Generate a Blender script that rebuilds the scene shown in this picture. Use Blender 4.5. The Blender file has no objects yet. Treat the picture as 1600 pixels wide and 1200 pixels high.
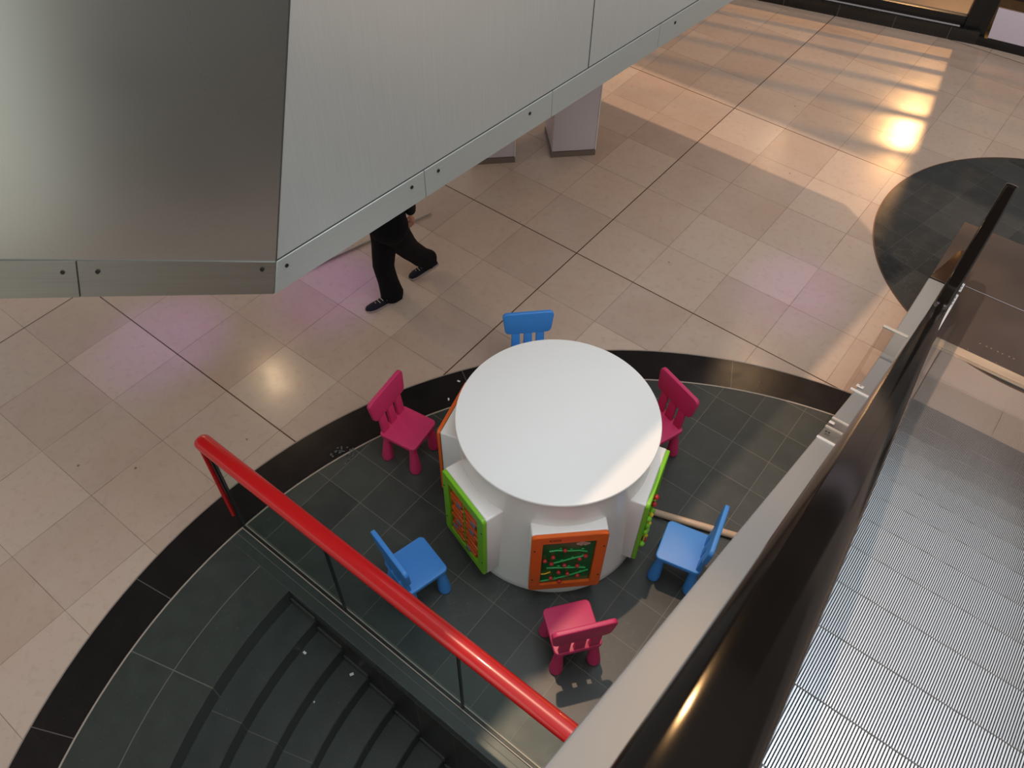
import bpy, bmesh, math, random
from mathutils import Vector, Matrix
random.seed(4)
S = bpy.context.scene
COL = S.collection
PI = math.pi
rad = math.radians

# ------------------------------------------------------------------ camera, world, lights, exposure
CAM = Vector((2.87238, -4.77, 4.9428))
def Rcw(yaw, tilt, roll):
    return Matrix.Rotation(yaw, 3, 'Z') @ Matrix.Rotation(tilt, 3, 'X') @ Matrix.Rotation(roll, 3, 'Z')
cam_d = bpy.data.cameras.new('camera')
cam = bpy.data.objects.new('camera', cam_d); COL.objects.link(cam)
cam.matrix_world = Matrix.Translation(CAM) @ Rcw(0.6412, 0.6810, 0.0253).to_4x4()
cam_d.sensor_width = 36; cam_d.lens = 36 * 1272.4 / 1600
cam_d.clip_start = 0.02; cam_d.clip_end = 100
cam_d.dof.use_dof = True; cam_d.dof.focus_distance = 5.6; cam_d.dof.aperture_fstop = 11.0
S.camera = cam

S.view_settings.view_transform = 'Standard'; S.view_settings.look = 'None'
S.view_settings.gamma = 1; S.view_settings.use_curve_mapping = False
S.view_settings.exposure = 0.0

W = bpy.data.worlds.new('world'); S.world = W; W.use_nodes = True
nt = W.node_tree; nt.nodes.clear()
bg = nt.nodes.new('ShaderNodeBackground'); wo = nt.nodes.new('ShaderNodeOutputWorld')
tc = nt.nodes.new('ShaderNodeTexCoord'); sx = nt.nodes.new('ShaderNodeSeparateXYZ')
rp = nt.nodes.new('ShaderNodeValToRGB'); mr = nt.nodes.new('ShaderNodeMapRange')
nt.links.new(tc.outputs['Generated'], sx.inputs[0]); nt.links.new(sx.outputs['Z'], mr.inputs['Value'])
mr.inputs['From Min'].default_value = -1; mr.inputs['From Max'].default_value = 1
nt.links.new(mr.outputs['Result'], rp.inputs['Fac'])
e = rp.color_ramp.elements
e[0].position = 0.45; e[0].color = (0.16, 0.13, 0.11, 1)
e[1].position = 0.80; e[1].color = (0.80, 0.84, 0.86, 1)
m_ = rp.color_ramp.elements.new(0.55); m_.color = (0.42, 0.34, 0.28, 1)
nt.links.new(rp.outputs['Color'], bg.inputs['Color']); bg.inputs['Strength'].default_value = 1.04
nt.links.new(bg.outputs[0], wo.inputs['Surface'])

def light(name, kind, loc, energy, color, target=None, **kw):
    d = bpy.data.lights.new(name, kind); d.energy = energy; d.color = color
    for k, v in kw.items(): setattr(d, k, v)
    o = bpy.data.objects.new(name, d); COL.objects.link(o); o.location = loc
    if target is not None:
        o.rotation_euler = (Vector(target) - Vector(loc)).to_track_quat('-Z', 'Y').to_euler()
    return o
# weak daylight falling steeply from the roof glazing
light('sun_light', 'SUN', (0, 0, 12), 1.5, (1.0, 0.68, 0.46), (0.25, -0.16, 12 - 1.07), angle=rad(0.9))
# big roof skylight panel, then an added unseen light
light('skylight_roof', 'AREA', (5.5, -3.0, 11.0), 420, (0.93, 0.97, 1.0), (2.5, -2.5, 0), shape='RECTANGLE', size=5, size_y=8)
light('end_panel_fill', 'AREA', (0.5, -11.0, 3.4), 36, (0.90, 0.97, 0.88), (0.0, -3.7, 3.1), shape='RECTANGLE', size=2.2, size_y=4.5)  # unseen area light, added to brighten the end panel's reflection
# warm lamp inside the shop, shining out through the slatted window
light('shop_spot', 'SPOT', (0.72, 9.85, 3.7), 950, (1.0, 0.55, 0.22), (0.4, 4.0, 0), spot_size=rad(95), spot_blend=0.6, shadow_soft_size=0.08)
# coloured stage-style spots on the mall floor
for nm, a, b, en in (('purple_spot', (-1.9, -1.7, 2.4), (-2.0, -2.95, 0), 80), ('purple_spot', (-1.6, -0.6, 2.4), (-1.38, -1.72, 0), 75),
                     ('purple_spot', (2.2, 3.4, 4.0), (1.75, 0.78, 0), 210)):
    light(nm, 'SPOT', a, en, (0.40, 0.14, 1.0), b, spot_size=rad(27 if en < 100 else 14), spot_blend=1.0, shadow_soft_size=0.08)

# small warm downlights (their reflections show in the polished floor)
light('downlight', 'POINT', (-2.894, -1.642, 2.4), 24, (1.0, 0.72, 0.42), shadow_soft_size=0.07)
light('downlight', 'POINT', (0.55, 5.125, 6.0), 45, (1.0, 0.66, 0.36), shadow_soft_size=0.06)
light('downlight', 'POINT', (-0.68, 7.09, 3.0), 45, (1.0, 0.74, 0.46), shadow_soft_size=0.04)
# ------------------------------------------------------------------ node helper
class X:
    """socket wrapper with arithmetic, for short procedural shaders"""
    def __init__(s, t, k): s.t = t; s.k = k
    def _m(s, op, *o):
        n = s.t.nodes.new('ShaderNodeMath'); n.operation = op
        for i, v in enumerate((s,) + o):
            if isinstance(v, X): s.t.links.new(v.k, n.inputs[i])
            else: n.inputs[i].default_value = v
        return X(s.t, n.outputs[0])
    def __add__(s, o): return s._m('ADD', o)
    def __sub__(s, o): return s._m('SUBTRACT', o)
    def __mul__(s, o): return s._m('MULTIPLY', o)
    def __truediv__(s, o): return s._m('DIVIDE', o)
    def abs(s): return s._m('ABSOLUTE')
    def floor(s): return s._m('FLOOR')
    def lt(s, o): return s._m('LESS_THAN', o)
    def gt(s, o): return s._m('GREATER_THAN', o)
    def max(s, o): return s._m('MAXIMUM', o)
    def min(s, o): return s._m('MINIMUM', o)
    def sqrt(s): return s._m('SQRT')
    def mod1(s): return s - s.floor()

def new_mat(name):
    m = bpy.data.materials.new(name); m.use_nodes = True
    t = m.node_tree; b = t.nodes['Principled BSDF']
    return m, t, b
def xyz(t):
    g = t.nodes.new('ShaderNodeNewGeometry'); s = t.nodes.new('ShaderNodeSeparateXYZ'); t.links.new(g.outputs['Position'], s.inputs[0])
    return X(t, s.outputs[0]), X(t, s.outputs[1]), X(t, s.outputs[2]), g.outputs['Position']
def mixc(t, fac, a, b):
    n = t.nodes.new('ShaderNodeMix'); n.data_type = 'RGBA'
    if isinstance(fac, X): t.links.new(fac.k, n.inputs['Factor'])
    else: n.inputs['Factor'].default_value = fac
    for k, v in (('A', a), ('B', b)):
        sk = [i for i in n.inputs if i.name == k and i.type == 'RGBA'][0]
        if isinstance(v, (tuple, list)): sk.default_value = (*v[:3], 1)
        else: t.links.new(v, sk)
    return [o for o in n.outputs if o.type == 'RGBA'][0]
def noise(t, scale, detail=3, vec=None, rough=0.5):
    n = t.nodes.new('ShaderNodeTexNoise'); n.inputs['Scale'].default_value = scale; n.inputs['Detail'].default_value = detail
    n.inputs['Roughness'].default_value = rough
    if vec is not None: t.links.new(vec, n.inputs['Vector'])
    return X(t, n.outputs['Fac'])
def white(t, a, b):
    c = t.nodes.new('ShaderNodeCombineXYZ'); t.links.new(a.k, c.inputs[0]); t.links.new(b.k, c.inputs[1])
    n = t.nodes.new('ShaderNodeTexWhiteNoise'); n.noise_dimensions = '3D'; t.links.new(c.outputs[0], n.inputs['Vector'])
    return X(t, n.outputs['Value'])
def bump(t, b, h, strength, dist=0.002):
    n = t.nodes.new('ShaderNodeBump'); n.inputs['Strength'].default_value = strength; n.inputs['Distance'].default_value = dist
    t.links.new(h.k, n.inputs['Height']); t.links.new(n.outputs[0], b.inputs['Normal'])

def plain(name, col, rough=0.45, metal=0.0, var=0.06, scale=9, bmp=0.0, spec=0.5, coat=0.0, bs=250):
    m, t, b = new_mat(name)
    _, _, _, p = xyz(t)
    n = noise(t, scale, 3, p)
    dk = tuple(c * (1 - var) for c in col); lt_ = tuple(min(1, c * (1 + var)) for c in col)
    t.links.new(mixc(t, n, dk, lt_), b.inputs['Base Color'])
    b.inputs['Roughness'].default_value = rough; b.inputs['Metallic'].default_value = metal
    b.inputs['Specular IOR Level'].default_value = spec; b.inputs['Coat Weight'].default_value = coat
    if bmp: bump(t, b, noise(t, bs, 2, p), bmp)
    return m

def grid_lines(x, sx_, w):
    """1 where coordinate x lies within w/2 of a multiple of sx_"""
    f = (x / sx_ + 0.5).mod1() - 0.5
    return (f * sx_).abs().lt(w / 2)

def stone_floor():
    m, t, b = new_mat('pale_limestone_tiles')
    x, y, z, p = xyz(t)
    cx = (x / 0.6).floor(); cy = (y / 0.597).floor()
    r = white(t, cx, cy); r2 = white(t, cy, cx + 3.7)
    base = mixc(t, r, (0.45, 0.335, 0.272), (0.56, 0.44, 0.36))
    base = mixc(t, r2 * 0.30, base, (0.50, 0.36, 0.27))
    n1 = noise(t, 2.2, 5, p, 0.6); n2 = noise(t, 16, 4, p, 0.65)
    base = mixc(t, (n1 - 0.38).max(0.0) * 0.9, base, (0.58, 0.49, 0.42))
    base = mixc(t, (n2 - 0.52).max(0.0) * 1.6, base, (0.36, 0.27, 0.21))
    # small dark specks and heel marks
    v = t.nodes.new('ShaderNodeTexVoronoi'); v.inputs['Scale'].default_value = 2.7; t.links.new(p, v.inputs['Vector'])
    vd = X(t, v.outputs['Distance']); gate = noise(t, 1.7, 1, p).gt(0.54)
    base = mixc(t, vd.lt(0.028) * gate * 0.65, base, (0.08, 0.06, 0.05))
    thin = grid_lines(x, 0.6, 0.0042).max(grid_lines(y, 0.597, 0.0042))
    main = grid_lines(x, 3.0, 0.010).max(grid_lines(y, 2.985, 0.010))
    base = mixc(t, thin * (noise(t, 3.1, 1, p) * 1.2).min(0.9), base, (0.13, 0.085, 0.06))
    base = mixc(t, main, base, (0.07, 0.035, 0.022))
    t.links.new(base, b.inputs['Base Color'])
    rr = noise(t, 5, 3, p) * 0.12 + 0.155
    t.links.new(rr.k, b.inputs['Roughness']); b.inputs['Specular IOR Level'].default_value = 0.38
    bump(t, b, (main.max(thin) * -1.0) + n2 * 0.10, 0.25, 0.001)
    return m
def dark_tiles(name, ox, oy, s, w, ca, cb, grout, rot=0.0, rough=0.36, gw=0.7):
    m, t, b = new_mat(name)
    x, y, z, p = xyz(t)
    if rot:
        c_, s_ = math.cos(rot), math.sin(rot)
        x, y = x * c_ + y * s_, y * c_ - x * s_
    x = x - ox; y = y - oy
    r = white(t, (x / s).floor(), (y / s).floor())
    base = mixc(t, r, ca, cb)
    n = noise(t, 6, 5, p, 0.6)
    base = mixc(t, (n - 0.45).max(0.0) * 0.9, base, tuple(c * 1.6 for c in cb))
    v = noise(t, 1.3, 8, p, 0.7); vein = ((v - 0.5).abs()).lt(0.0016) * noise(t, 0.9, 1, p).gt(0.6)
    base = mixc(t, vein * 0.22, base, (0.25, 0.24, 0.21))
    g = grid_lines(x, s, w).max(grid_lines(y, s, w))
    base = mixc(t, g * gw, base, grout)
    t.links.new(base, b.inputs['Base Color'])
    t.links.new((n * 0.2 + (rough - 0.1)).k, b.inputs['Roughness'])
    bump(t, b, g * -1.0 + n * 0.3, 0.3, 0.001)
    return m
def polar_stone(name, c, col, rough, rays, arcs, w, grout):
    """stone cut along rays (degrees) and arcs (radii) about c"""
    m, t, b = new_mat(name)
    x, y, z, p = xyz(t); x = x - c[0]; y = y - c[1]
    n = noise(t, 7, 5, p, 0.6)
    base = mixc(t, n, tuple(k * 0.7 for k in col), tuple(k * 1.35 for k in col))
    sp = noise(t, 90, 1, p).gt(0.72)
    base = mixc(t, sp * 0.5, base, tuple(k * 3 + 0.004 for k in col))
    g = None
    for a in rays:
        ca, sa = math.cos(rad(a)), math.sin(rad(a))
        f = (x * sa - y * ca).abs().lt(w / 2) * (x * ca + y * sa).gt(0.0)
        g = f if g is None else g.max(f)
    if arcs:
        r = (x * x + y * y).sqrt()
        for q in arcs:
            f = (r - q).abs().lt(w / 2); g = f if g is None else g.max(f)
    base = mixc(t, g * 0.8, base, grout)
    t.links.new(base, b.inputs['Base Color']); t.links.new((n * 0.15 + rough).k, b.inputs['Roughness'])
    bump(t, b, n, 0.12, 0.001)
    return m
def brushed(name, col, rough=0.38, axis='x', metal=1.0, streak=0.10, smudge=0.25, aniso=0.5, tint=None):
    m, t, b = new_mat(name)
    x, y, z, p = xyz(t)
    mp = t.nodes.new('ShaderNodeMapping'); t.links.new(p, mp.inputs['Vector'])
    mp.inputs['Scale'].default_value = {'x': (1, 60, 60), 'y': (60, 1, 60), 'z': (60, 60, 1)}[axis]
    n = noise(t, 4, 1 if axis == 'x' else 4, mp.outputs[0]); n2 = noise(t, 1.6, 1 if axis == 'x' else 4, p)
    if axis == 'x': mp.inputs['Scale'].default_value = (0.6, 0.6, 22)
    base = mixc(t, n, tuple(c * (1 - streak) for c in col), tuple(min(1, c * (1 + streak)) for c in col))
    base = mixc(t, (n2 - 0.5).max(0.0) * smudge, base, tint or tuple(c * 0.7 for c in col))
    t.links.new(base, b.inputs['Base Color']); b.inputs['Metallic'].default_value = metal
    t.links.new((n * (0.08 if streak else 0.0) + n2 * 0.12 + (rough - 0.1)).k, b.inputs['Roughness'])
    
    return m
def glass(name, tint=(0.86, 0.93, 0.92), refl=0.07, rough=0.02):
    m, t, b = new_mat(name); t.nodes.remove(b)
    out = [n for n in t.nodes if n.type == 'OUTPUT_MATERIAL'][0]
    tr = t.nodes.new('ShaderNodeBsdfTransparent'); tr.inputs[0].default_value = (*tint, 1)
    gl = t.nodes.new('ShaderNodeBsdfGlossy'); gl.inputs['Roughness'].default_value = rough
    mx = t.nodes.new('ShaderNodeMixShader'); mx.inputs[0].default_value = refl
    t.links.new(tr.outputs[0], mx.inputs[1]); t.links.new(gl.outputs[0], mx.inputs[2]); t.links.new(mx.outputs[0], out.inputs['Surface'])
    return m

M = dict(
    floor=stone_floor(),
    play=dark_tiles('dark_slate_tiles', 2.093, -0.673, 0.2985, 0.0045, (0.030, 0.036, 0.034), (0.050, 0.057, 0.052), (0.17, 0.155, 0.13)),
    disc=dark_tiles('dark_slate_tiles_landing', 3.0, 2.5, 0.31, 0.004, (0.028, 0.031, 0.032), (0.048, 0.050, 0.050), (0.08, 0.08, 0.078), rot=rad(-12), rough=0.22, gw=0.5),
    band=polar_stone('black_polished_granite', (3.33, -3.72), (0.010, 0.009, 0.010), 0.16, (115.0, 148.1, 189.75, 204.6, 228), (), 0.006, (0.12, 0.11, 0.10)),
    land=polar_stone('green_grey_slate', (3.33, -3.72), (0.034, 0.043, 0.039), 0.30, (195.8, 214), (3.205,), 0.006, (0.16, 0.15, 0.13)),
    step=polar_stone('green_grey_slate_steps', (3.33, -3.72), (0.032, 0.041, 0.037), 0.34, (197.5, 216), (), 0.005, (0.12, 0.115, 0.10)),
    ledge=plain('slate_coping', (0.036, 0.048, 0.044), 0.32, var=0.25, scale=14),
    trim=plain('pale_metal_trim', (0.42, 0.36, 0.31), 0.45, 0.3),
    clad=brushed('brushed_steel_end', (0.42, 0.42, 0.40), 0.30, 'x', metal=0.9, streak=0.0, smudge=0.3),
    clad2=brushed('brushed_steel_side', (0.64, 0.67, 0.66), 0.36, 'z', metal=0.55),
    skirt=brushed('brushed_steel_edge', (0.52, 0.55, 0.53), 0.42, 'y', metal=0.5),
    seam=plain('dark_seam', (0.05, 0.05, 0.045), 0.6),
    bolt=plain('dark_bolt', (0.03, 0.03, 0.028), 0.5, 0.6),
    white=plain('white_laminate', (0.86, 0.86, 0.85), 0.32, var=0.01),
    whiteg=plain('white_gloss_shell', (0.88, 0.86, 0.84), 0.22, var=0.015),
    orange=plain('orange_plastic', (0.78, 0.13, 0.015), 0.35, var=0.04),
    green=plain('lime_green_plastic', (0.21, 0.55, 0.02), 0.35, var=0.04),
    pink=plain('pink_plastic', (0.60, 0.035, 0.135), 0.42, var=0.05, bmp=0.12, bs=420),
    blue=plain('blue_plastic', (0.055, 0.26, 0.72), 0.42, var=0.05, bmp=0.12, bs=420),
    foot=plain('dark_foot_rubber', (0.03, 0.02, 0.03), 0.7),
    board=plain('green_board', (0.012, 0.12, 0.030), 0.2, var=0.25, scale=6),
    vine=plain('vine_green', (0.03, 0.45, 0.12), 0.35),
    apple=plain('red_bead', (0.50, 0.03, 0.03), 0.25),
    yellow=plain('yellow_bead', (0.85, 0.55, 0.02), 0.3),
    slate_blue=plain('grey_blue_window', (0.16, 0.22, 0.30), 0.3),
    dkor=plain('deep_orange', (0.45, 0.055, 0.01), 0.4),
    logo=plain('pale_pink_print', (0.62, 0.42, 0.36), 0.5),
    ink=plain('dark_print', (0.07, 0.02, 0.01), 0.5),
    red=plain('red_powder_coat', (0.56, 0.008, 0.010), 0.28, var=0.03, coat=0.3),
    black=plain('black_metal', (0.012, 0.012, 0.012), 0.35, 0.3),
    rubber=plain('black_handrail_rubber', (0.005, 0.0045, 0.0045), 0.09, var=0.2, scale=3, spec=0.13),
    alum=brushed('satin_aluminium', (0.34, 0.37, 0.40), 0.50, 'y', metal=0.35, streak=0.03, smudge=0.1),
    comb=brushed('landing_steel', (0.33, 0.30, 0.30), 0.34, 'x', streak=0.05),
    combw=brushed('comb_steel', (0.55, 0.44, 0.34), 0.36, 'x'),
    rib=brushed('ribbed_aluminium', (0.60, 0.63, 0.67), 0.34, 'y', streak=0.05, smudge=0.15),
    groove=plain('groove_dark', (0.05, 0.052, 0.056), 0.6, 0.3),
    column=plain('lilac_white_paint', (0.55, 0.50, 0.53), 0.25, var=0.03, scale=2),
    colbase=plain('brown_base_strip', (0.16, 0.12, 0.10), 0.4),
    cream=plain('white_edge', (0.8, 0.78, 0.76), 0.3),
    rod=plain('pale_beige', (0.60, 0.44, 0.32), 0.4, var=0.08, scale=20),
    glass=glass('clear_glass'), acryl=glass('clear_acrylic', (0.95, 0.93, 0.91), 0.10, 0.06),
    shopglass=glass('shop_glass', (0.93, 0.90, 0.86), 0.05), doorglass=glass('tinted_door_glass', (0.42, 0.38, 0.30), 0.05),
    sticker=plain('white_sticker', (0.80, 0.80, 0.82), 0.35, var=0.02),
    wood=plain('warm_wood_floor', (0.10, 0.052, 0.022), 0.4, var=0.2, scale=3),
    olive=plain('olive_carpet', (0.09, 0.07, 0.022), 0.7, var=0.2, scale=3),
    trouser=plain('black_denim', (0.006, 0.006, 0.008), 0.8, var=0.3, scale=30, bmp=0.3, spec=0.12),
    jacket=plain('dark_jacket', (0.008, 0.008, 0.01), 0.8, spec=0.15),
    skin=plain('skin', (0.55, 0.27, 0.18), 0.5, var=0.05),
    hair=plain('brown_hair', (0.04, 0.022, 0.012), 0.6),
    eye=plain('eye_white', (0.8, 0.8, 0.78), 0.2),
    shoe=plain('navy_canvas', (0.010, 0.010, 0.016), 0.7, spec=0.2),
    sole=plain('grey_sole', (0.33, 0.26, 0.24), 0.6),
    lace=plain('pale_laces', (0.50, 0.47, 0.38), 0.7),
    paper=plain('white_paper', (0.75, 0.76, 0.76), 0.7),
    stair_wall=dark_tiles('stairwell_tiles', 0.0, 0.0, 0.30, 0.004, (0.016, 0.018, 0.017), (0.030, 0.033, 0.030), (0.10, 0.10, 0.085)),  # the wall tiles' own dark colour
)

# ------------------------------------------------------------------ mesh helper
class MB:
    def __init__(s): s.b = bmesh.new()
    def verts(s, L): return [s.b.verts.new(Vector(p)) for p in L]
    def poly(s, L):
        return s.b.faces.new(s.verts(L))
    def box(s, c, d, R=None):
        hx, hy, hz = d[0] / 2, d[1] / 2, d[2] / 2
        P = [Vector((i * hx, j * hy, k * hz)) for i in (-1, 1) for j in (-1, 1) for k in (-1, 1)]
        if R is not None: P = [R @ q for q in P]
        v = s.verts([q + Vector(c) for q in P])
        for f in ((0, 1, 3, 2), (4, 6, 7, 5), (0, 4, 5, 1), (2, 3, 7, 6), (0, 2, 6, 4), (1, 5, 7, 3)): s.b.faces.new([v[i] for i in f])
        return s
    def hexa(s, P):
        """8 corners: bottom ring 0-3, top ring 4-7"""
        v = s.verts(P)
        for f in ((3, 2, 1, 0), (4, 5, 6, 7), (0, 1, 5, 4), (1, 2, 6, 5), (2, 3, 7, 6), (3, 0, 4, 7)): s.b.faces.new([v[i] for i in f])
        return s
    def prism(s, L, ext):
        """closed outline L (3d points) extruded by vector ext"""
        e_ = Vector(ext); a = s.verts(L); b = s.verts([Vector(p) + e_ for p in L]); n = len(L)
        s.b.faces.new(a[::-1]); s.b.faces.new(b)
        for i in range(n): s.b.faces.new([a[i], a[(i + 1) % n], b[(i + 1) % n], b[i]])
        return s
    def loft(s, rings, closed=True, caps=True):
        R = [s.verts(r) for r in rings]; n = len(R[0])
        for A, B in zip(R, R[1:]):
            for i in range(n if closed else n - 1): s.b.faces.new([A[i], A[(i + 1) % n], B[(i + 1) % n], B[i]])
        if caps and closed: s.b.faces.new(R[0][::-1]); s.b.faces.new(R[-1])
        return s
    def lathe(s, prof, c=(0, 0, 0), n=48, shear=(0, 0), caps=True):
        rings = []
        for r, z in prof:
            rings.append([(c[0] + shear[0] * z + r * math.cos(2 * PI * i / n), c[1] + shear[1] * z + r * math.sin(2 * PI * i / n), c[2] + z) for i in range(n)])
        return s.loft(rings, caps=caps)
    def tube(s, pts, r, n=10, squash=None):
        pts = [Vector(p) for p in pts]; rings = []
        for i, p in enumerate(pts):
            d = (pts[min(i + 1, len(pts) - 1)] - pts[max(i - 1, 0)]).normalized()
            u = d.cross(Vector((0, 0, 1)))
            if u.length < 1e-4: u = Vector((1, 0, 0))
            u.normalize(); w = u.cross(d).normalized()
            ri = r[i] if isinstance(r, (list, tuple)) else r
            a, b = (ri, ri) if squash is None else (ri, ri * squash)
            rings.append([p + u * a * math.cos(2 * PI * k / n) + w * b * math.sin(2 * PI * k / n) for k in range(n)])
        return s.loft(rings)
    def ball(s, c, r, n=14, sc=(1, 1, 1)):
        bmesh.ops.create_uvsphere(s.b, u_segments=n, v_segments=n // 2 + 1, radius=r, matrix=Matrix.Translation(c) @ Matrix.Diagonal((*sc, 1)))
        return s
    def bevel(s, w, seg=2, ang=30):
        bmesh.ops.recalc_face_normals(s.b, faces=s.b.faces)
        ed = [e_ for e_ in s.b.edges if len(e_.link_faces) == 2 and e_.calc_face_angle(0) > rad(ang)]
        bmesh.ops.bevel(s.b, geom=ed, offset=w, segments=seg, affect='EDGES', profile=0.5, clamp_overlap=True)
        return s
    def build(s, name, mat, parent=None, smooth=True, ang=35):
        bmesh.ops.recalc_face_normals(s.b, faces=s.b.faces)
        me = bpy.data.meshes.new(name)
        if smooth:
            for f in s.b.faces: f.smooth = True
            for e_ in s.b.edges:
                if len(e_.link_faces) != 2 or e_.calc_face_angle(0) > rad(ang): e_.smooth = False
        s.b.to_mesh(me); s.b.free()
        me.materials.append(mat)
        o = bpy.data.objects.new(name, me); COL.objects.link(o)
        if parent is not None: o.parent = parent
        return o
def tag(o, label=None, cat=None, group=None, kind=None):
    if label: o['label'] = label
    if cat: o['category'] = cat
    if group: o['group'] = group
    if kind: o['kind'] = kind
    return o
def empty(name, loc=(0, 0, 0), rz=0, label=None, cat=None, group=None):
    o = bpy.data.objects.new(name, None); COL.objects.link(o); o.location = loc; o.rotation_euler = (0, 0, rz)
    o.empty_display_size = 0.1
    return tag(o, label, cat, group)
def copy_tree(o, parent=None):
    c = o.copy(); COL.objects.link(c); c.parent = parent
    for ch in list(o.children): copy_tree(ch, c)
    return c
def arc(c, r, a0, a1, n, z=0.0):
    return [(c[0] + r * math.cos(a0 + (a1 - a0) * i / n), c[1] + r * math.sin(a0 + (a1 - a0) * i / n), z) for i in range(n + 1)]

# ------------------------------------------------------------------ floors
OC, OR = (3.283, -3.698), 3.775          # outer rim of the black border
IC, IR = (3.375, -3.740), 3.560          # inner rim
SC = (3.33, -3.72)                       # stair centre
YW = -3.812                              # edge of the stairwell
mb = MB(); N = 180
ring_in = arc(OC, OR, 0, 2 * PI, N)[:-1]
ring_out = arc(OC, 17, 0, 2 * PI, N)[:-1]
a = mb.verts(ring_in); b = mb.verts(ring_out)
for i in range(N): mb.b.faces.new([a[i], a[(i + 1) % N], b[(i + 1) % N], b[i]])
tag(mb.build('floor', M['floor'], smooth=False), 'pale beige stone tiled mall floor', None, None, 'structure')
mb = MB(); a = mb.verts(arc(OC, OR, 0, 2 * PI, N)[:-1]); b = mb.verts(arc(IC, IR, 0, 2 * PI, N)[:-1])
for i in range(N): mb.b.faces.new([a[i], a[(i + 1) % N], b[(i + 1) % N], b[i]])
tag(mb.build('floor_border', M['band'], smooth=False), None, None, None, 'structure')
mb = MB()
mb.loft([[(IC[0] + (IR + q) * math.cos(t_), IC[1] + (IR + q) * math.sin(t_), z) for t_ in [2 * PI * i / N for i in range(N)]] for q, z in ((0.004, 0), (0.004, 0.002), (-0.007, 0.002), (-0.007, 0))], caps=False)
tag(mb.build('trim_1', M['trim']), None, None, None, 'structure')
mb = MB()
mb.loft([[(OC[0] + (OR + q) * math.cos(t_), OC[1] + (OR + q) * math.sin(t_), z) for t_ in [2 * PI * i / N for i in range(N)]] for q, z in ((0.005, 0), (0.005, 0.0015), (-0.004, 0.0015), (-0.004, 0))], caps=False)
tag(mb.build('trim_2', plain('rim_joint', (0.24, 0.20, 0.17), 0.5)), None, None, None, 'structure')
# play area floor: part of the disc on the far side of the stairwell
h = math.asin((YW + 0.0 - IC[1]) / IR)
mb = MB(); mb.poly(arc(IC, IR, h, PI - h, 120)); f_ = mb.build('floor_play_area', M['play'], smooth=False); tag(f_, None, None, None, 'structure')
# coping along the stairwell edge: smooth slate strip
mb = MB(); x0 = IC[0] - IR * math.cos(h) + 0.012
mb.box(((x0 + 5.2) / 2, (YW - 3.700) / 2, -0.05), (5.2 - x0, (-3.700 - YW), 0.104)); mb.bevel(0.003, 1)
tag(mb.build('floor_coping', M['ledge']), None, None, None, 'structure')
mb = MB(); mb.box(((x0 + 5.2) / 2, -3.745, 0.0022), (5.2 - x0, 0.003, 0.0012))
tag(mb.build('trim_3', plain('coping_joint', (0.12, 0.12, 0.11), 0.6)), None, None, None, 'structure')
# upper landing ring beside the steps
R0 = 2.925; a0 = PI + math.asin((IC[1] - YW) / IR); n = 60
a0s = PI + math.asin((SC[1] - YW) / R0)
mb = MB(); A = arc(IC, IR, a0, rad(330), n); B = arc(SC, R0, a0s, rad(330), n)
av = mb.verts(A); bv = mb.verts(B); cv = mb.verts([(p[0], p[1], -0.155) for p in B])
for i in range(n):
    mb.b.faces.new([av[i], av[i + 1], bv[i + 1], bv[i]]); mb.b.faces.new([bv[i], bv[i + 1], cv[i + 1], cv[i]])
tag(mb.build('floor_landing', M['land'], ang=20), None, None, None, 'structure')
# second dark circle under the escalator landing
mb = MB(); mb.prism(arc((3.571, 2.562), 1.687, 0, 2 * PI, 120)[:-1], (0, 0, 0.003))
tag(mb.build('floor_dark_circle', M['disc'], smooth=False), None, None, None, 'structure')
mb = MB()
mb.loft([[(3.571 + (1.687 + q) * math.cos(t_), 2.562 + (1.687 + q) * math.sin(t_), z) for t_ in [2 * PI * i / N for i in range(N)]] for q, z in ((0.008, 0), (0.008, 0.004), (-0.002, 0.004), (-0.002, 0))], caps=False)
tag(mb.build('trim_4', plain('bronze_trim', (0.16, 0.09, 0.06), 0.35, 0.5)), None, None, None, 'structure')

# ------------------------------------------------------------------ stairs
stair = empty('curved_staircase', (SC[0], SC[1], 0), 0, 'curved flight of dark green-grey slate steps going down beside the glass railing', 'stairs')
RISE, TREAD, NS = 0.155, 0.21, 9
for k in range(1, NS + 1):
    ro = R0 - TREAD * (k - 1); ri = ro - TREAD; z = -RISE * k
    def ring(r, zz, a1=330, n=48):
        s0 = PI + math.asin((SC[1] - YW) / r)
        return [(p[0] - SC[0], p[1] - SC[1], zz) for p in arc(SC, r, s0, rad(a1), n)]
    rings = [ring(ro + 0.02, z), ring(ri + 0.006, z), ring(ri, z - 0.006), ring(ri, z - RISE - 0.01)]
    mb = MB(); V = [mb.verts(r) for r in rings]
    for A_, B_ in zip(V, V[1:]):
        for i in range(48): mb.b.faces.new([A_[i], A_[i + 1], B_[i + 1], B_[i]])
    mb.build('stair_step', M['step'], stair, ang=25)
mb = MB(); mb.box((0.6, -2.2, -RISE * (NS + 1) - 0.03), (6.0, 4.2, 0.06)); mb.build('lower_landing', M['step'], stair)
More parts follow.
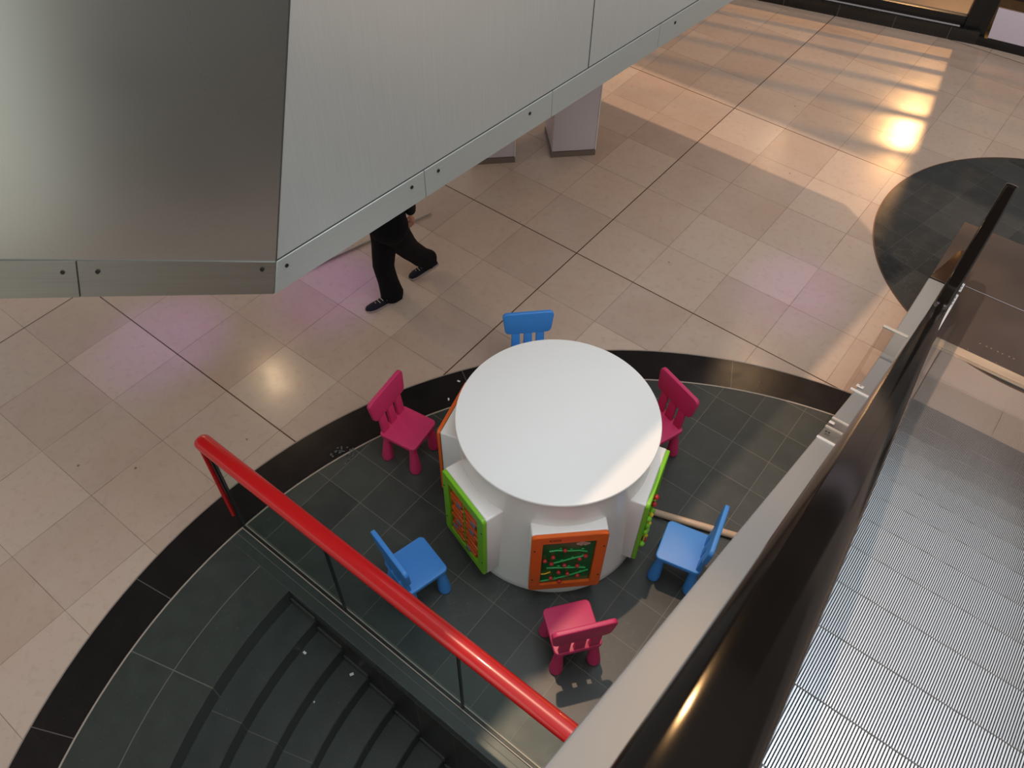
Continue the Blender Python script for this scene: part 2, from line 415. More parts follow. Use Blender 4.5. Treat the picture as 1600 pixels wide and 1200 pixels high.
# stairwell wall under the coping (tiles laid in x and z)
m, t, bs_ = new_mat('stairwell_wall_tiles')
x, y, z, p = xyz(t)
r = white(t, (x / 0.2985).floor(), (z / 0.30).floor()); base = mixc(t, r, (0.012, 0.013, 0.012), (0.028, 0.030, 0.027))
mp = t.nodes.new('ShaderNodeMapping'); t.links.new(p, mp.inputs['Vector']); mp.inputs['Scale'].default_value = (2, 2, 40)
base = mixc(t, (noise(t, 3, 4, mp.outputs[0]) - 0.45).max(0.0) * 0.8, base, (0.05, 0.052, 0.045))
base = mixc(t, grid_lines(x, 0.2985, 0.004).max(grid_lines(z + 0.02, 0.30, 0.004)) * 0.8, base, (0.10, 0.10, 0.085))
t.links.new(base, bs_.inputs['Base Color']); bs_.inputs['Roughness'].default_value = 0.4
mb = MB(); mb.box((2.55, YW + 0.04 - 0.006, -1.1), (4.9 + 0.3, 0.08, 2.0)); tag(mb.build('wall_stairwell', m), None, None, None, 'structure')
mb = MB()   # stepped skirting against the wall
for k in range(1, NS + 1):
    xo = SC[0] - (R0 - TREAD * (k - 1)); mb.box((xo + TREAD / 2 + 0.012, YW - 0.012, -RISE * k + 0.035), (TREAD + 0.01, 0.012, 0.07))
mb.build('stepped_skirting', plain('slate_skirting', (0.05, 0.055, 0.05), 0.4), None)
sk = COL.objects['stepped_skirting']; sk.parent = stair; sk.location = (-SC[0], -SC[1], 0)

# ------------------------------------------------------------------ glass railing with red handrail
YG = -3.683
rail = empty('glass_railing', (-0.17, YG, 0), 0, 'glass balustrade with red tubular handrail at top of the stairs', 'railing')
O = Vector((-0.17, YG, 0))
def L_(p, o=O): return tuple(Vector(p) - o)
edges = [-0.165, 0.791, 1.760, 2.73, 3.70]
for i in range(4):
    mb = MB(); mb.box(L_(((edges[i] + edges[i + 1]) / 2, YG, 0.50)), (edges[i + 1] - edges[i] - 0.012, 0.014, 1.0)); mb.build('glass_pane', M['glass'], rail)
for i in (1, 2, 3):
    mb = MB(); mb.box(L_((edges[i], YG, 0.48)), (0.009, 0.018, 0.94)); mb.build('pane_joint', M['black'], rail)
mb = MB(); mb.box(L_((1.9, YG + 0.012, 0.006)), (4.16, 0.008, 0.016)); mb.box(L_((1.9, YG - 0.014, 0.004)), (4.16, 0.006, 0.012)); mb.build('base_channel', M['trim'], rail)
mb = MB(); mb.box(L_((1.9, YG, 0.003)), (4.16, 0.018, 0.010)); mb.build('base_gasket', M['black'], rail)
# handrail tube, flattened, with mitred round left end turning down into a bar
pts = [L_((x_, YG, 1.0)) for x_ in (-0.215, -0.209, -0.195, -0.17)] + [L_((x_, YG, 1.0)) for x_ in (0.3, 1.0, 1.8, 2.6, 3.6)]
rr = [0.030, 0.042, 0.050, 0.053] + [0.053] * 5
mb = MB(); mb.tube(pts, rr, 24, 0.80); mb.build('handrail', M['red'], rail)
mb = MB(); mb.box(L_((-0.214, YG, 0.56)), (0.022, 0.060, 0.84)); mb.bevel(0.009, 3); mb.build('end_post', M['red'], rail)
mb = MB(); mb.box(L_((-0.185, YG, 0.51)), (0.016, 0.022, 0.96)); mb.build('edge_channel', M['black'], rail)
mb = MB(); mb.box(L_((-0.17, YG, 0.51)), (0.006, 0.026, 0.96)); mb.build('edge_strip', M['black'], rail)

# ------------------------------------------------------------------ steel clad volume overhead
ZB = 2.5
P1 = Vector((0.604, -3.42, ZB)); P2 = Vector((1.22, 5.0, ZB)); dirR = Vector((0.864 - 0.604, 0.144 + 3.42, 0)).normalized()
P2 = P1 + dirR * 6.0
up1 = Vector((0.0255, 0.354, 1.119)) / 1.119            # corner edge direction per metre of height
P0 = P1 + Vector((-0.868, -0.73, 0)).normalized() * 4.2
ZT = 5.8; hT = ZT - ZB
T1 = P1 + up1 * hT; T0 = P0 + up1 * hT; T2 = P2 + Vector((0, 0, hT))
B3 = Vector((-3.9, P2.y, ZB)); B4 = Vector((-3.9, P0.y + 0.3, ZB))
T3 = B3 + Vector((0, 0, hT)); T4 = Vector((-3.9, T0.y + 0.3, ZT))
clad = empty('steel_clad_soffit_box', (0.604, -3.42, ZB), 0, 'large overhanging brushed steel clad volume with bolted bottom edge strip, upper left', 'cladding')
o_ = Vector(clad.location)
def G(p): return tuple(Vector(p) - o_)
mb = MB(); i1 = 0.004
for f in ([P1, P2, T2, T1], ): mb.poly([G(q) for q in f])
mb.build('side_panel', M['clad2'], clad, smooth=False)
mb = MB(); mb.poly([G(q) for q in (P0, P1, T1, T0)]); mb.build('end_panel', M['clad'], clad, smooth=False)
mb = MB()
for f in ([P0, B4, B3, P2, P1], [T0, T1, T2, T3, T4], [P2, B3, T3, T2], [B3, B4, T4, T3], [B4, P0, T0, T4]): mb.poly([G(q) for q in f])
mb.build('hidden_faces', plain('soffit_grey', (0.30, 0.28, 0.27), 0.5), clad, smooth=False)
nR = Vector((dirR.y, -dirR.x, 0))                         # outward of the side face
dE = (P1 - P0).normalized(); nE = dE.cross(up1).normalized()
if nE.y > 0: nE = -nE
def strip(name, base, d, up, n_, s0, s1, h0, h1, th, mat):
    c = [base + d * s0 + up * h0, base + d * s1 + up * h0, base + d * s1 + up * h1, base + (up1 * h1 if s0 == 0 else d * s0 + up * h1)]
    mb = MB(); mb.prism([G(q - n_ * 0.002) for q in c], n_ * (th + 0.002)); mb.bevel(0.0015, 1); return mb.build(name, mat, clad)
UPZ = Vector((0, 0, 1))
ev = (0.0, 0.885, 1.80, 2.75, 3.7, 4.7, 6.0)
for s0, s1 in zip(ev, ev[1:]): strip('edge_strip', P1, dirR, UPZ, nR, s0 + 0.0, s1 - 0.004, 0, 0.150, 0.006, M['skirt'])
for s in (0.085, 0.80, 0.97, 1.62, 2.9, 3.9, 4.9):
    c = P1 + dirR * s + UPZ * 0.105
    mb = MB(); mb.tube([G(c), G(c + nR * 0.009)], 0.009, 12); mb.build('bolt', M['bolt'], clad)
# vertical panel joints of the side face
for s in (2.09, 4.6):
    c = P1 + dirR * s
    mb = MB(); mb.prism([G(q) for q in (c + UPZ * 0.152, c + dirR * 0.006 + UPZ * 0.152, c + dirR * 0.006 + UPZ * 3.28, c + UPZ * 3.28)], nR * 0.0015); mb.build('panel_joint', M['seam'], clad)
mb = MB(); c = P1
mb.prism([G(q) for q in (c + dirR * 0.05 + UPZ * 0.150, c + dirR * 6.0 + UPZ * 0.150, c + dirR * 6.0 + UPZ * 0.156, c + dirR * 0.05 + UPZ * 0.156)], nR * 0.0015); mb.build('panel_joint', M['seam'], clad)
# end face strips: narrow towards the corner
LW = 0.90
hA, hB = 0.150, 0.175
def endq(name, s0, s1, mat, th=0.006):
    f = lambda s: hA + (hB - hA) * s / 1.15
    c = [P1 - dE * s0, P1 - dE * s1, P1 - dE * s1 + up1 * f(s1), P1 - dE * s0 + up1 * f(s0)]
    mb = MB(); mb.prism([G(q - nE * 0.002) for q in c], nE * (th + 0.002)); mb.bevel(0.0015, 1); return mb.build(name, mat, clad)
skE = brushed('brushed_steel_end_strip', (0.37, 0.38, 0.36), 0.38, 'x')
endq('edge_strip', 0.002, 0.80, skE); endq('edge_strip', 0.803, 2.2, skE, 0.009); endq('edge_strip', 2.204, 4.1, skE)
for s in (0.055, 0.72, 0.86):
    c = P1 - dE * s + up1 * 0.118
    mb = MB(); mb.tube([G(c), G(c + nE * 0.013)], 0.0085, 12); mb.build('bolt', M['bolt'], clad)
mb = MB(); mb.tube([G(P1 + up1 * 0.15), G(T1)], 0.003, 6); mb.build('corner_edge', M['seam'], clad)

# unseen gallery slab and wall, added dark for the end panel's reflection
mb = MB(); mb.box((4.6, -9.4, 3.45), (6.0, 4.6, 0.5)); tag(mb.build('unseen_dark_slab', plain('unseen_slab_dark', (0.05, 0.045, 0.042), 0.6)), None, None, None, 'structure')
mb = MB(); mb.box((5.0, -11.8, 3.6), (6.8, 0.2, 5.6)); tag(mb.build('unseen_dark_wall', plain('unseen_wall_brown', (0.07, 0.055, 0.048), 0.7)), None, None, None, 'structure')
mb = MB(); mb.box((-5.15, -8.0, 9.0), (10.0, 12.4, 0.3)); tag(mb.build('shade_slab', plain('sun_blocker', (0.55, 0.54, 0.52), 0.8)), None, None, None, 'structure')  # unseen slab, added to keep the sun off the stairs
mb = MB(); mb.box((1.0, 8.9, 6.3), (16.0, 9.8, 0.3)); tag(mb.build('shade_slab', plain('sky_blocker', (0.40, 0.30, 0.22), 0.8)), None, None, None, 'structure')  # unseen slab, added to darken the floor near the shop
# ------------------------------------------------------------------ columns
colg = 'lilac white columns under the steel cladding'
def column(c, label):
    o = empty('square_column', (c[0], c[1], 0), rad(45), label, 'column', colg)
    mb = MB(); mb.box((0, 0, 1.28), (0.44, 0.44, 2.44)); mb.bevel(0.012, 3); mb.build('shaft', M['column'], o)
    mb = MB(); mb.box((0, 0, 0.03), (0.452, 0.452, 0.06)); mb.build('base_strip', M['colbase'], o)
    mb = MB(); mb.box((0.224, -0.217, 1.28), (0.008, 0.012, 2.44)); mb.build('corner_guard', M['cream'], o)
    return o
fc = Vector((-0.865, 1.170)); off = Vector((-0.155, 0.155))
column(fc + off, 'lilac white square column standing clear, right of the other one')
column(Vector((-1.42, 0.56)) + off, 'lilac white square column mostly hidden behind the steel cladding')
mb = MB(); mb.box((-1.30, 1.14, 0.75), (0.05, 0.05, 1.5), Matrix.Rotation(rad(45), 3, 'Z'))

mb.b.free()
# thin skirting line on the floor behind the walking person
mb = MB(); a_, b_ = Vector((-1.80, -2.0, 0)), Vector((-1.38, -0.42, 0)); d = (b_ - a_)
mb.box((a_ + b_) / 2 + Vector((0, 0, 0.012)), (d.length, 0.02, 0.024), Matrix.Rotation(math.atan2(d.y, d.x), 3, 'Z'))
tag(mb.build('trim_5', M['trim']), None, None, None, 'structure')

# ------------------------------------------------------------------ play table
TC = Vector((1.36, -2.275, 0))
table = empty('play_table', TC, 0, 'round white children\'s play table with orange and green activity panels on its sides', 'table')
mb = MB(); mb.lathe([(0.626, 0.0), (0.631, 0.01), (0.626, 0.06), (0.606, 0.5), (0.592, 0.9), (0.590, 1.045)], n=96); mb.build('table_body', M['whiteg'], table)
mb = MB(); mb.lathe([(0.590, 1.045), (0.606, 1.047), (0.613, 1.053), (0.615, 1.062), (0.612, 1.069), (0.604, 1.073), (0.0005, 1.073)], n=128); mb.build('tabletop', M['white'], table)
PZ0, PZ1, PW = 0.140, 0.81, 0.445
def panel(ang, kind, PD=0.638):
    """activity panel: local x = outward, y = sideways (viewer's left is +y), z up"""
    o = None; a = rad(ang); R_ = Matrix.Rotation(a, 4, 'Z'); c, s = math.cos(a), math.sin(a)
    def put(mb, name, mat, par, **k):
        bmesh.ops.transform(mb.b, matrix=R_, verts=mb.b.verts); return mb.build(name, mat, par, **k)
    hw = PW / 2
    back = [(math.sqrt(0.592 ** 2 - y * y), y) for y in [hw * (1 - 2 * i / 16) for i in range(17)]]
    mb = MB(); mb.prism([(PD, -hw, PZ0), (PD, hw, PZ0)] + [(x_ - 0.004, y_, PZ0) for x_, y_ in back], (0, 0, PZ1 - PZ0)); mb.bevel(0.012, 3, 60)
    hs = put(mb, 'activity_panel', M['whiteg'], table)
    fm = M['green'] if kind != 'maze' and kind != 'plain' else M['orange']
    # frame ring with rounded corners
    def rr_(w, z0, z1, r, n=5):
        L = []
        for cy, cz, q in ((w - r, z1 - r, 0), (-w + r, z1 - r, 1), (-w + r, z0 + r, 2), (w - r, z0 + r, 3)):
            for i in range(n + 1):
                t_ = PI / 2 * (q + i / n); L.append((cy + r * math.cos(t_), cz + r * math.sin(t_)))
        return L
    ou = rr_(hw + 0.002, PZ0 - 0.004, PZ1 + 0.002, 0.028)
    iw, iz0, iz1 = 0.158, PZ0 + 0.065, PZ1 - 0.075
    inn = rr_(iw, iz0, iz1, 0.006)
    f0, f1 = PD - 0.002, PD + 0.022
    ou2 = rr_(hw - 0.003, PZ0 + 0.001, PZ1 - 0.003, 0.024)
    mb = MB(); mb.loft([[(f0, y, z) for y, z in ou], [(f1 - 0.005, y, z) for y, z in ou], [(f1, y, z) for y, z in ou2], [(f1, y, z) for y, z in inn], [(f0 + 0.002, y, z) for y, z in inn]], caps=False)
    put(mb, 'frame', fm, hs, ang=40)
    for y, z in ((hw - 0.018, PZ0 + 0.15), (hw - 0.018, PZ1 - 0.15), (-hw + 0.018, PZ0 + 0.15), (-hw + 0.018, PZ1 - 0.15)):
        mb = MB(); mb.tube([(f1 - 0.004, y, z), (f1 + 0.002, y, z)], 0.006, 10); put(mb, 'screw', M['bolt'], hs)
    ib = f0 + 0.004
    mb = MB(); mb.box((ib, 0, (iz0 + iz1) / 2), (0.004, 2 * iw, iz1 - iz0))
    put(mb, 'play_board', M['board'] if kind == 'maze' else (M['dkor'] if kind in ('slats', 'plain') else M['green']), hs)
    if kind == 'maze':
        Y = lambda u: iw * (2 * u - 1); Z = lambda v: iz1 - (iz1 - iz0) * v
        vines = [[(.14, .22), (.30, .21), (.5, .24), (.72, .25), (.86, .29)], [(.18, .52), (.35, .49), (.55, .44), (.75, .40), (.86, .38)],
                 [(.12, .62), (.3, .63), (.5, .65), (.7, .66), (.88, .68)], [(.02, .95), (.25, .92), (.5, .87), (.75, .80), (.94, .74)]]
        for L in vines:
            mb = MB(); mb.tube([(ib + 0.006, Y(u), Z(v)) for u, v in L], 0.005, 8)
            for j, (u, v) in enumerate(L[1:-1]):
                mb.ball((ib + 0.005, Y(u + 0.05), Z(v - 0.03)), 0.011, 8, (0.3, 1, 0.7))
            put(mb, 'vine', M['vine'], hs)
        for u, v in ((.43, .20), (.22, .345), (.07, .42), (.20, .50), (.46, .565), (.735, .43), (.84, .37), (.71, .60), (.36, .73), (.54, .785), (.22, .865), (.745, .85), (.40, .965)):
            mb = MB(); mb.ball((ib + 0.012, Y(u), Z(v)), 0.0135, 14); put(mb, 'bead', M['apple'], hs)
        mb = MB()
        for u, v, r_ in ((.68, .10, .016), (.74, .085, .018), (.80, .10, .016), (.86, .11, .014), (.73, .125, .013), (.81, .13, .012)):
            mb.tube([(ib + 0.0026, Y(u), Z(v)), (ib + 0.0036, Y(u), Z(v))], [r_ * 0.9, r_ * 0.9], 14)
        put(mb, 'printed_logo', M['logo'], hs)
        cu = bpy.data.curves.new('txt', 'FONT'); cu.body = 'KIDS'; cu.size = 0.034; cu.extrude = 0.0006; cu.align_x = 'CENTER'; cu.align_y = 'CENTER'
        to = bpy.data.objects.new('txt', cu); COL.objects.link(to)
        dg = bpy.context.evaluated_depsgraph_get(); me = bpy.data.meshes.new_from_object(to.evaluated_get(dg)); bpy.data.objects.remove(to)
        me.transform(R_ @ Matrix.Translation((f1 + 0.0006, Y(0.22), PZ1 - 0.040)) @ Matrix.Rotation(PI / 2, 4, 'Z') @ Matrix.Rotation(PI / 2, 4, 'X'))
        me.materials.clear(); me.materials.append(M['ink']); q = bpy.data.objects.new('lettering', me); COL.objects.link(q); q.parent = hs
        mb = MB(); mb.tube([(ib + 0.006, Y(0.02), Z(.765)), (ib + 0.008, Y(0.10), Z(.76)), (ib + 0.008, Y(0.20), Z(.72))], 0.004, 8); put(mb, 'lever', M['yellow'], hs)
    if kind == 'slats':
        mb = MB(); mb.box((ib + 0.006, 0.0, (iz0 + iz1) / 2), (0.012, 0.010, iz1 - iz0)); put(mb, 'divider', M['green'], hs)
        nrow = 9; hz = (iz1 - iz0) / nrow
        for col_ in (0, 1):
            for k in range(nrow):
                z = iz0 + hz * (k + 0.5); yc = (-1 if col_ else 1) * iw / 2
                wv = 0.135 if (k + col_) % 3 else 0.105
                mb = MB(); mb.box((ib + 0.008, yc + (0.012 if wv < 0.12 else 0) * (1 if col_ else -1), z), (0.014, wv, hz * 0.62), Matrix.Rotation(0.16 * (1 if k % 2 else -1), 3, 'X')); mb.bevel(0.004, 2)
                put(mb, 'slider_bar', M['orange'], hs)
        for u, z in ((0.09, 0.50), (-0.05, 0.62), (-0.10, 0.30), (0.04, 0.22), (-0.06, 0.40), (0.11, 0.62)):
            mb = MB(); mb.box((ib + 0.017, u, z), (0.006, 0.045, 0.030)); put(mb, 'picture_tile', M['slate_blue'], hs)
    if kind == 'beads':
        mb = MB(); mb.tube([(f1 + 0.012, 0.06 * math.sin(i * 0.9) - 0.12, iz1 - (iz1 - iz0) * i / 24) for i in range(25)], 0.004, 8); put(mb, 'bead_wire', M['green'], hs)
        cs = ('apple', 'apple', 'green', 'yellow', 'green', 'green', 'green', 'yellow', 'green', 'green', 'apple', 'yellow')
        for i, c_ in enumerate(cs):
            k = i * 2 + 1
            mb = MB(); mb.ball((f1 + 0.012, 0.06 * math.sin(k * 0.9) - 0.14, iz1 + 0.02 - (iz1 - iz0) * k / 24), 0.019, 12); put(mb, 'bead', M[c_], hs)
for ang, kind, pd in ((-46.5, 'maze', 0.640), (-107, 'slats', 0.672), (-164.5, 'plain', 0.690), (15, 'beads', 0.650), (75, 'plain', 0.655), (135, 'beads', 0.655)): panel(ang, kind, pd)

# ------------------------------------------------------------------ chairs
def chair(color, name, label, group):
    root = empty(name, (0, 0, 0), 0, label, 'chair', group); mt = M[color]
    # seat (forward is +x)
    L = []
    r = 0.032; w = 0.147
    for cx_, cy_, q in ((w - r, w - r, 0), (-w + r, w - r, 1), (-w + r, -w + r, 2), (w - r, -w + r, 3)):
        for i in range(6): L.append((cx_ + r * math.cos(PI / 2 * (q + i / 5)), cy_ + r * math.sin(PI / 2 * (q + i / 5)), 0.266))
    mb = MB(); mb.prism(L, (0, 0, 0.034)); mb.bevel(0.006, 3, 60); mb.build('seat', mt, root)
    # backrest plate outline in (y, z), built flat then tilted back
    H0, H1, hw = 0.165, 0.365, 0.190
    pts = []
    def q_(cx_, cz, r, a0, a1, n=5):
        for i in range(n + 1): t_ = rad(a0 + (a1 - a0) * i / n); pts.append((cx_ + r * math.cos(t_), cz + r * math.sin(t_)))
    q_(hw - 0.035, H1 - 0.035, 0.035, 0, 90); q_(-hw + 0.035, H1 - 0.035, 0.035, 90, 180)
    q_(-hw + 0.055, H0 + 0.045, 0.040, 190, 270); q_(hw - 0.055, H0 + 0.045, 0.040, 270, 350)
    th = 0.030
    T = Matrix.Translation((-0.125, 0, 0.292)) @ Matrix.Rotation(rad(-5), 4, 'Y')
    mb = MB(); mb.prism([(-th / 2, y, z) for y, z in pts], (th, 0, 0)); mb.bevel(0.007, 3, 50)
    bmesh.ops.transform(mb.b, matrix=T, verts=mb.b.verts); bk = mb.build('backrest', mt, root)
    for y in (-0.092, 0, 0.092):
        mb = MB(); mb.hexa([(-0.014, y - 0.034, 0), (0.014, y - 0.034, 0), (0.014, y + 0.034, 0), (-0.014, y + 0.034, 0),
                            (-0.013, y - 0.030, 0.19), (0.013, y - 0.030, 0.19), (0.013, y + 0.030, 0.19), (-0.013, y + 0.030, 0.19)]); mb.bevel(0.005, 2)
        bmesh.ops.transform(mb.b, matrix=T, verts=mb.b.verts); mb.build('back_slat', mt, bk)
    for sx_ in (-1, 1):
        for sy_ in (-1, 1):
            fx, fy = sx_ * 0.121, sy_ * 0.121; sh = (-sx_ * 0.055, -sy_ * 0.055)
            mb = MB(); mb.lathe([(0.030, 0.004), (0.040, 0.006), (0.0425, 0.020), (0.041, 0.045), (0.034, 0.13), (0.027, 0.21), (0.024, 0.270)], (fx + 0.0, fy, 0), 24, sh); lg = mb.build('leg', mt, root)
            mb = MB(); mb.lathe([(0.037, 0.0), (0.0395, 0.001), (0.0395, 0.0065), (0.03, 0.007)], (fx, fy, 0), 20); mb.build('foot_cap', M['foot'], lg)
    return root
pk = chair('pink', 'child_chair', 'x', None); bl = chair('blue', 'child_chair', 'x', None)
spots = [('pink', 2.035, -2.990, 142, 'pink plastic child\'s chair in the foreground, back to the camera, before the orange framed panel'),
         ('pink', 0.291, -2.520, 8.5, 'pink plastic child\'s chair left of the table, standing beside the black floor border'),
         ('pink', 1.640, -1.415, -109, 'pink plastic child\'s chair far right of the table, partly hidden by the white tabletop'),
         ('blue', 1.040, -3.268, 76, 'blue plastic child\'s chair seen from its side behind the red handrail'),
         ('blue', 2.290, -2.120, 193, 'blue plastic child\'s chair right of the table, partly covered by the escalator edge'),
         ('blue', 0.585, -1.490, -45, 'blue plastic child\'s chair at the back of the table, only its backrest showing')]
used = set()
for c_, x, y, a_, lab in spots:
    src = pk if c_ == 'pink' else bl
    o = src if c_ not in used else copy_tree(src); used.add(c_)
    o.location = (x, y, 0); o.rotation_euler = (0, 0, rad(a_)); o['label'] = lab; o['group'] = c_ + ' chairs around the play table'

# pale rod on the dark tiles
a_, b_ = Vector((1.94, -1.870, 0.025)), Vector((2.52, -1.665, 0.025))
mb = MB(); mb.tube([a_, a_ + (b_ - a_) * 0.01, b_ - (b_ - a_) * 0.01, b_], [0.022, 0.025, 0.025, 0.022], 16)
tag(mb.build('beige_rod', M['rod']), 'pale beige rod lying on the dark tiles behind the right-hand blue chair', 'rod')

# ------------------------------------------------------------------ escalator
EO = Vector((2.810, 0.93, 0)); EA = rad(0.70); EM = Matrix.Translation(EO) @ Matrix.Rotation(EA, 4, 'Z')
esc = empty('escalator', EO, EA, 'escalator with ribbed metal steps, black handrail and steel landing plate', 'escalator')
SL = math.tan(rad(35)); YK = 0.10 - 0.93                     # slope, local y where the incline starts
def pitch(y):                                                # height of the step line at local y (downhill is +y)
    s_ = (YK - y); k = 0.18
    return SL * (k * math.log(1 + math.exp(max(-40, min(40, s_ / k)))) if s_ < 5 else s_)
YT = -6.3
ys = [1.0 - 0.0, 0.6, 0.3, 0.0] + [YK + 0.9 - 0.1 * i for i in range(1, 19)] + [YK - 1.5, YK - 3, YT]
ys = sorted(set(round(v, 3) for v in ys), reverse=True)
def ribbon(name, prof, ys_, mat, dz=0.0, ang=35):
    """sweep a cross-section (x, z above the step line) along the escalator"""
    mb = MB(); mb.loft([[(x, y, z + pitch(y) + dz) for x, z in prof] for y in ys_]); return mb.build(name, mat, esc, ang=ang)
# handrail: horizontal run, round newel and incline
def hand(xc):
    path = [(y, 0.985 + pitch(y)) for y in sorted([v for v in ys if v < 0.55])]
    cy_, cz_, r_ = 0.87, 0.785, 0.20
    path += [(cy_ + r_ * math.sin(t_), cz_ + r_ * math.cos(t_)) for t_ in [PI * i / 14 for i in range(15)]]
    path += [(0.62, 0.585), (0.45, 0.52), (0.32, 0.42)]
    prof = [(-0.050, -0.006), (-0.049, 0.007), (-0.043, 0.015), (-0.028, 0.018), (0.0, 0.0195), (0.028, 0.018), (0.043, 0.015), (0.049, 0.007), (0.050, -0.006), (0.044, -0.020), (0.028, -0.024), (-0.028, -0.024), (-0.044, -0.020)]
    xc = xc + (0.011 if xc < 0.5 else -0.011)
    rings = []
    for i, (y, z) in enumerate(path):
        a = path[max(0, i - 1)]; b = path[min(len(path) - 1, i + 1)]; d = Vector((0, b[0] - a[0], b[1] - a[1])).normalized(); nn = Vector((0, -d.z, d.y))
        rings.append([Vector((xc + px_, y, z)) + nn * pz_ for px_, pz_ in prof])
    mb = MB(); mb.loft(rings); return mb.build('handrail', M['rubber'], esc, ang=50)
for xc in (0.0, 1.26):
    hand(xc)
    sg = 1 if xc == 0 else -1
    mb = MB(); yb = [v for v in ys if v < 0.7]
    yb = sorted(yb); top = [(y, 0.955 + pitch(y)) for y in yb] + [(0.87 + 0.175 * math.sin(t_), 0.785 + 0.175 * math.cos(t_)) for t_ in [PI * i / 10 for i in range(11)]]
    bot = [(y, 0.10 + pitch(y)) for y in reversed([v for v in yb if v < 0.5])]
    out = top + [(0.55, 0.55), (0.50, 0.10)] + bot
    mb.prism([(xc - 0.005, y, z) for y, z in out], (0.010, 0, 0)); mb.build('balustrade_glass', glass('balustrade_glass', (0.80, 0.78, 0.75), 0.12), esc)
    # outer and inner decking
    def side(x0, x1, z0, z1): 
        a_, b_ = sorted((xc + sg * x0, xc + sg * x1)); return [(a_, z0), (b_, z0), (b_, z1), (a_, z1)]
    ysd = [v for v in ys if v <= 0.50] + [0.50]; ysd = sorted(set(ysd), reverse=True)
    def bev(x0, x1, z0, z1, r=0.012):
        a_, b_ = sorted((xc + sg * x0, xc + sg * x1)); return [(a_, z0), (b_, z0), (b_, z1 - 0.002), (b_ - 0.002, z1), (a_ + r, z1), (a_ + r * 0.3, z1 - r * 0.3), (a_, z1 - r)]
    mb = MB(); mb.loft([[(x, y, z + pitch(y)) for x, z in bev(-0.178, -0.006, 0.17, 0.205)] for y in ysd]); mb.build('outer_deck', M['alum'], esc)
    mb = MB(); mb.loft([[(x, y, z + pitch(y)) for x, z in side(0.006, 0.100, 0.165, 0.195)] for y in [0.80] + ysd]); mb.build('inner_deck', M['comb'], esc)
    mb = MB(); mb.loft([[(x, y, z + pitch(y)) for x, z in side(0.100, 0.107, -0.05, 0.195)] for y in ysd]); mb.build('skirt_panel', M['comb'], esc)
    # outside cladding panel down to the truss or the floor
    mb = MB(); rr_ = []
    for y in ysd:
        zt = 0.17 + pitch(y); zb = max(0.006, pitch(y) - 0.75); xa = xc + sg * (-0.172); xb = xc + sg * (-0.150)
        rr_.append([(xa, y, zb), (xb, y, zb), (xb, y, zt), (xa, y, zt)])
    mb.loft(rr_); mb.build('side_cladding', M['alum'], esc)
    # black end cap tapering in plan towards the newel
    mb = MB(); xs = lambda v: xc + sg * v
    mb.prism([(xs(-0.178), 0.505, 0.012), (xs(0.03), 0.505, 0.012), (xs(0.03), 1.02, 0.012), (xs(-0.060), 1.02, 0.012), (xs(-0.085), 0.99, 0.012)], (0, 0, 0.205)); mb.bevel(0.006, 2)
    mb.build('end_cap', plain('brown_black_plastic', (0.030, 0.014, 0.008), 0.3), esc)
# truss underside
mb = MB(); mb.loft([[(-0.15, y, pitch(y) - 0.75), (1.41, y, pitch(y) - 0.75), (1.41, y, pitch(y) - 0.70), (-0.15, y, pitch(y) - 0.70)] for y in [YK - 1.2, YK - 2.5, YT]]); mb.build('truss_underside', M['comb'], esc)
# landing plates and comb
mb = MB(); mb.box((0.63, 1.285, 0.006), (1.62, 0.875, 0.012)); mb.bevel(0.002, 1); mb.build('landing_plate', M['comb'], esc)
mb = MB(); mb.box((0.63, 0.447, 0.006), (1.62, 0.785, 0.012)); mb.bevel(0.002, 1); mb.build('landing_plate', M['comb'], esc)
mb = MB()
for i in range(7): mb.tube([(0.42 + 0.045 * i + (0.008 if i % 2 else 0), 0.235, 0.011), (0.42 + 0.045 * i + (0.008 if i % 2 else 0), 0.235, 0.0145)], 0.007, 10)
for i in range(5): mb.tube([(0.13 + 0.23 * i, 0.105, 0.011), (0.13 + 0.23 * i, 0.105, 0.0135)], 0.005, 10)
mb.build('plate_stud', plain('pale_stud', (0.45, 0.38, 0.33), 0.4, 0.8), esc)
mb = MB(); mb.hexa([(0.095, 0.0, 0.004), (1.165, 0.0, 0.004), (1.165, 0.075, 0.004), (0.095, 0.075, 0.004), (0.095, 0.0, 0.010), (1.165, 0.0, 0.010), (1.165, 0.075, 0.024), (0.095, 0.075, 0.024)])
cb = mb.build('comb_plate', M['combw'], esc)
mb = MB()
for i in range(120):
    x = 0.1127 + 0.0088 * i; mb.hexa([(x, -0.03, 0.001), (x + 0.004, -0.03, 0.001), (x + 0.004, 0.0, 0.001), (x, 0.0, 0.001), (x, -0.03, 0.003), (x + 0.004, -0.03, 0.003), (x + 0.004, 0.0, 0.010), (x, 0.0, 0.010)])
mb.build('comb_teeth', M['combw'], cb)
